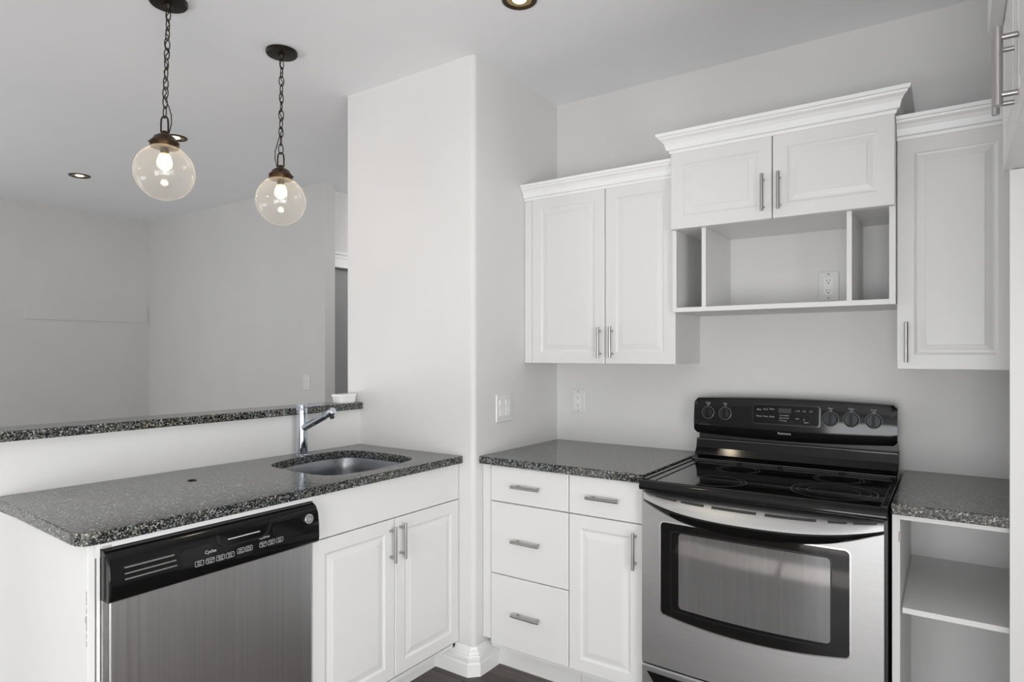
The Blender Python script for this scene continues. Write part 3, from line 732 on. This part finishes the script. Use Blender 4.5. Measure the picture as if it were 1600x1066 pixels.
for a0, a1 in ((-.84, -.76), (-.745, -.665), (-.64, -.50), (-.475, -.33), (-.30, -.25), (-.235, -.175)):
    n_ = 6; sl = MB()
    for i in range(n_):
        xa = a0 + (a1 - a0) * i / n_; xb = a0 + (a1 - a0) * (i + 1) / n_
        def sp_(x, f):
            h = hb(x); y0 = OY - bow(x, OB) + .001; yf = y0 - .010 - .058 * h; g_ = .25 + (1 - f) * .67; q_ = (g_ - .25) / .67; return (x, y0 + (yf - y0) * g_, (.860 - .006 * h) * (1 - q_) + (.842 - .027 * h) * q_ + .0006)
        sl.add([sp_(xa, .66), sp_(xb, .66), sp_(xb, .84), sp_(xa, .84)], [(0, 1, 2, 3)])
    sl.build('vent_slot', darkslot, ho)
# storage drawer with black scoop
sdo = door_slab(.045, .256, OY + .002, 2.124, OB, 'storage_drawer', steel_ov, x0=SX0)
md = sdo.modifiers.new('es', 'EDGE_SPLIT'); md.split_angle = math.radians(30)
sc_o = [(-.875, .236), (-.85, .205), (-.78, .176), (-.66, .158), (SC, .150), (-.38, .158), (-.26, .176), (-.19, .205), (-.168, .236)]
curved_plate(sc_o, .0035, 'pull_recess', blackg, sdo, .004)
# outer side trims of the oven front
MB().box(SX1 - .0105, SX1 - .002, 2.108, 2.126, .05, .868).build('side_trim', blackd, t)

# ------------------------------------------------------------ outlets and switches
def duplex(fn, a, z, label, wd=.074, ht=.116, big=False):
    p = fn(a, 0, z); t = thing('wall_outlet', p, label, 'outlet')
    mb = MB(); o_ = rrect(a - wd / 2, a + wd / 2, z - ht / 2, z + ht / 2, .004); i_ = rrect(a - wd / 2 + .003, a + wd / 2 - .003, z - ht / 2 + .003, z + ht / 2 - .003, .003)
    rings(mb, fn, [(o_, .0005), (o_, .003), (i_, .0055)]); mb.build('cover_plate', plate, t)
    mb = MB(); o_ = rrect(a - .0165, a + .0165, z - .034, z + .034, .003); rings(mb, fn, [(o_, .003), (o_, .0068)]); r = mb.build('receptacle', plate2, t)
    for zz in (z + .019, z - .019):
        s_ = MB()
        fbox(s_, fn, a - .0072, a - .0050, .005, .0072, zz - .001, zz + .0065); fbox(s_, fn, a + .0045, a + .0065, .005, .0072, zz + .0005, zz + .0065)
        s_.cyl(fn(a, .005, zz - .007), fn(a, .0073, zz - .007), .0026, 10)
        s_.build('socket', darkslot, r)
    for zz in (z + .047, z - .047): MB().cyl(fn(a, .005, zz), fn(a, .0062, zz), .003, 10).build('screw', ring, t)
fB = F('S', Yb)
duplex(fB, -1.509, 1.109, 'white duplex outlet on the wall under the tall left wall cabinet')
duplex(fB, -.396, 1.608, 'white duplex outlet inside the open niche over the stove')
def switch(fn, a, z, label, n_=1, wd=.118, ht=.124):
    t = thing('light_switch', fn(a, 0, z), label, 'switch')
    mb = MB(); o_ = rrect(a - wd / 2, a + wd / 2, z - ht / 2, z + ht / 2, .005); i_ = rrect(a - wd / 2 + .003, a + wd / 2 - .003, z - ht / 2 + .003, z + ht / 2 - .003, .004)
    rings(mb, fn, [(o_, .0005), (o_, .003), (i_, .006)]); mb.build('cover_plate', plate, t)
    for i in range(n_):
        ac = a + (i - (n_ - 1) / 2) * .046
        mb = MB(); w2 = .0165 if n_ > 1 else .010
        h2 = .034 if n_ > 1 else .014
        mb.add([fn(ac - w2, .005, z - h2), fn(ac + w2, .005, z - h2), fn(ac + w2, .005, z + h2), fn(ac - w2, .005, z + h2),
                fn(ac - w2, .0085, z - h2), fn(ac + w2, .0085, z - h2), fn(ac + w2, .0065, z), fn(ac - w2, .0065, z), fn(ac + w2, .0115, z + h2), fn(ac - w2, .0115, z + h2)],
               [(0, 3, 2, 1), (4, 5, 6, 7), (7, 6, 8, 9), (0, 1, 5, 4), (3, 9, 8, 2), (0, 4, 7, 9, 3), (1, 2, 8, 6, 5)])
        mb.build('rocker', plate2, t)
switch(F('E', Xp), 2.301, 1.1035, 'white double rocker switch on the side of the pillar', 2)
switch(F('S', YD), -3.935, 1.128, 'small white light switch on the far dining room wall', 1, .078, .114)
# mounting board on dining wall
tag(MB().box(XD, XD + .012, 2.05, 3.010, 1.632, 1.785).build('mounting_board', walld), 'long thin painted-over board on the far left dining room wall', 'board')

# ------------------------------------------------------------ recessed ceiling lights
def downlight(x, y, label, r=.062):
    t = thing('recessed_light', (x, y, ZC), label, 'ceiling light', None)
    MB().lathe((x, y, ZC), [(r, .0), (r, -.003), (r * .93, -.006), (r * .74, -.0045), (r * .70, -.001)], 40, caps=False).build('trim_ring', brass, t, recalc=False)
    MB().lathe((x, y, ZC), [(r * .70, -.0015), (r * .50, -.001), (r * .36, -.0008)], 40, caps=False).build('reflector', gold, t, recalc=False)
    MB().lathe((x, y, ZC), [(r * .40, -.001), (r * .34, -.004), (r * .2, -.006), (.0005, -.007)], 32, caps=True).build('lamp', lampon, t, recalc=False)
    l = bpy.data.lights.new('downlight', 'SPOT'); l.energy = 2.5; l.color = (1, .86, .62); l.spot_size = math.radians(110); l.spot_blend = .6; l.shadow_soft_size = .04
    o = bpy.data.objects.new('downlight', l); C.objects.link(o); o.parent = t; o.location = (0, 0, -.02)
downlight(-1.25, 1.86, 'recessed ceiling light cut by the top edge of the photo above the pillar')
downlight(-3.68, 1.925, 'recessed ceiling light showing behind the cap of the left pendant')
downlight(-5.02, 1.955, 'recessed ceiling light nearest the far left dining wall', .066)

# ------------------------------------------------------------ pendants
def pendant(x, y, zc, label, swing, phase):
    t = thing('pendant_light', (x, y, ZC), label, 'pendant light', 'glass globe pendants over the bar')
    MB().lathe((x, y, ZC), [(.0615, -.001), (.062, -.012), (.058, -.017), (.030, -.0185), (.014, -.020), (.008, -.034)], 40).build('canopy', bronze, t)
    R = .0985; zcap = zc + R; top_z = ZC - .036; loop_top = zcap + .098
    # chain
    c = MB(); n_ = max(1, round((top_z - loop_top) / .0345)); pitch = (top_z - loop_top) / n_
    for i in range(n_):
        zm = top_z - pitch * (i + .5); a = phase + (math.pi / 2) * (i % 2) + .25 * math.sin(i * 1.7 + phase); hl = pitch / 2 + .0045; hw = .0095
        f_ = (i + .5) / n_; ox = swing * f_
        pts = [(x + ox + math.cos(a) * hw * math.cos(q), y + math.sin(a) * hw * math.cos(q), zm + hl * math.sin(q)) for q in [2 * math.pi * j / 20 for j in range(20)]]
        c.tube(pts, .0019, 8, True)
    c.build('chain', bronze, t)
    xx = x + swing
    # cord winding down the chain with a slack bend near the loop
    cd_ = [(x + swing * s + .005 * math.sin(s * 40 + phase), y + .005 * math.cos(s * 40 + phase), top_z - (top_z - loop_top - .07) * s) for s in [i / 60 for i in range(61)]]
    sg = 1 if phase < 1 else -1
    for q in (.2, .4, .6, .8, 1.0): cd_.append((xx + sg * .022 * math.sin(math.pi * q * .9) * .8, y + sg * .016 * math.sin(math.pi * q), loop_top + .07 - .155 * q))
    c = MB(); c.tube(cd_, .0018, 8); c.build('cord', bronze, t)
    # loop
    ca, sa = math.cos(.65), math.sin(.65); lw = .0125
    lp = [(-lw, 0), (-lw, .028), (-lw * .9, .045), (-lw * .5, .053), (0, .055), (lw * .5, .053), (lw * .9, .045), (lw, .028), (lw, 0), (lw * .5, -.008), (0, -.010), (-lw * .5, -.008)]
    c = MB(); c.tube([(xx + ca * u_, y + sa * u_, loop_top - .052 + v_) for u_, v_ in lp], .003, 8, True); c.build('loop', bronze, t)
    # brass fitter cap
    zb = zcap - .010
    cpm = MB().lathe((xx, y, zb), [(.046, 0), (.047, .002), (.047, .019), (.044, .022), (.040, .024), (.034, .036), (.022, .044), (.010, .047), (.008, .058), (.004, .060)], 36)
    cpo_ = cpm.build('fitter_cap', brass, t)
    sc = MB()
    for q in range(3):
        a = q * 2.094 + .5; sc.cyl((xx + .046 * math.cos(a), y + .046 * math.sin(a), zb + .009), (xx + .055 * math.cos(a), y + .055 * math.sin(a), zb + .009), .003, 10)
    sc.build('thumb_screw', brass, cpo_)
    g = MB(); N = 48; prof = []
    for i in range(N + 1):
        th = math.pi * i / N; th = .40 + (math.pi - .40) * i / N; prof.append((R * math.sin(th), R * math.cos(th)))
    g.lathe((xx, y, zc), prof, 64, caps=False)
    go = g.build('globe', globeg, t)
    # bulb
    bz = zcap - .012
    b_ = MB().lathe((xx, y, bz), [(.012, 0), (.013, -.018), (.018, -.028), (.023, -.040), (.025, -.052), (.022, -.066), (.012, -.075), (.001, -.077)], 28, caps=False)
    bo = b_.build('bulb', bulbg, t)
    MB().cyl((xx, y, bz + .004), (xx, y, bz - .020), .014, 20).build('socket', brass, bo)
    fm = MB(); zz0, zz1 = bz - .030, bz - .060; pts = []
    for i in range(9):
        a = 2 * math.pi * i / 8; pts.append((xx + .008 * math.cos(a), y + .008 * math.sin(a), zz0 if i % 2 else zz1))
    fm.tube(pts, .0013, 8); fm.build('filament', filam, bo)
    l = bpy.data.lights.new('bulb_light', 'POINT'); l.energy = 1.0; l.color = (1, .84, .58); l.shadow_soft_size = .012
    o = bpy.data.objects.new('bulb_light', l); C.objects.link(o); o.parent = t; o.location = (swing, 0, bz - .045 - ZC)
pendant(-2.268, 1.161, 1.985, 'glass globe pendant hanging nearer, left of the two over the bar', -.026, .3)
pendant(-2.268, 1.622, 1.972, 'glass globe pendant hanging closer to the pillar, right of the two', -.006, 1.4)
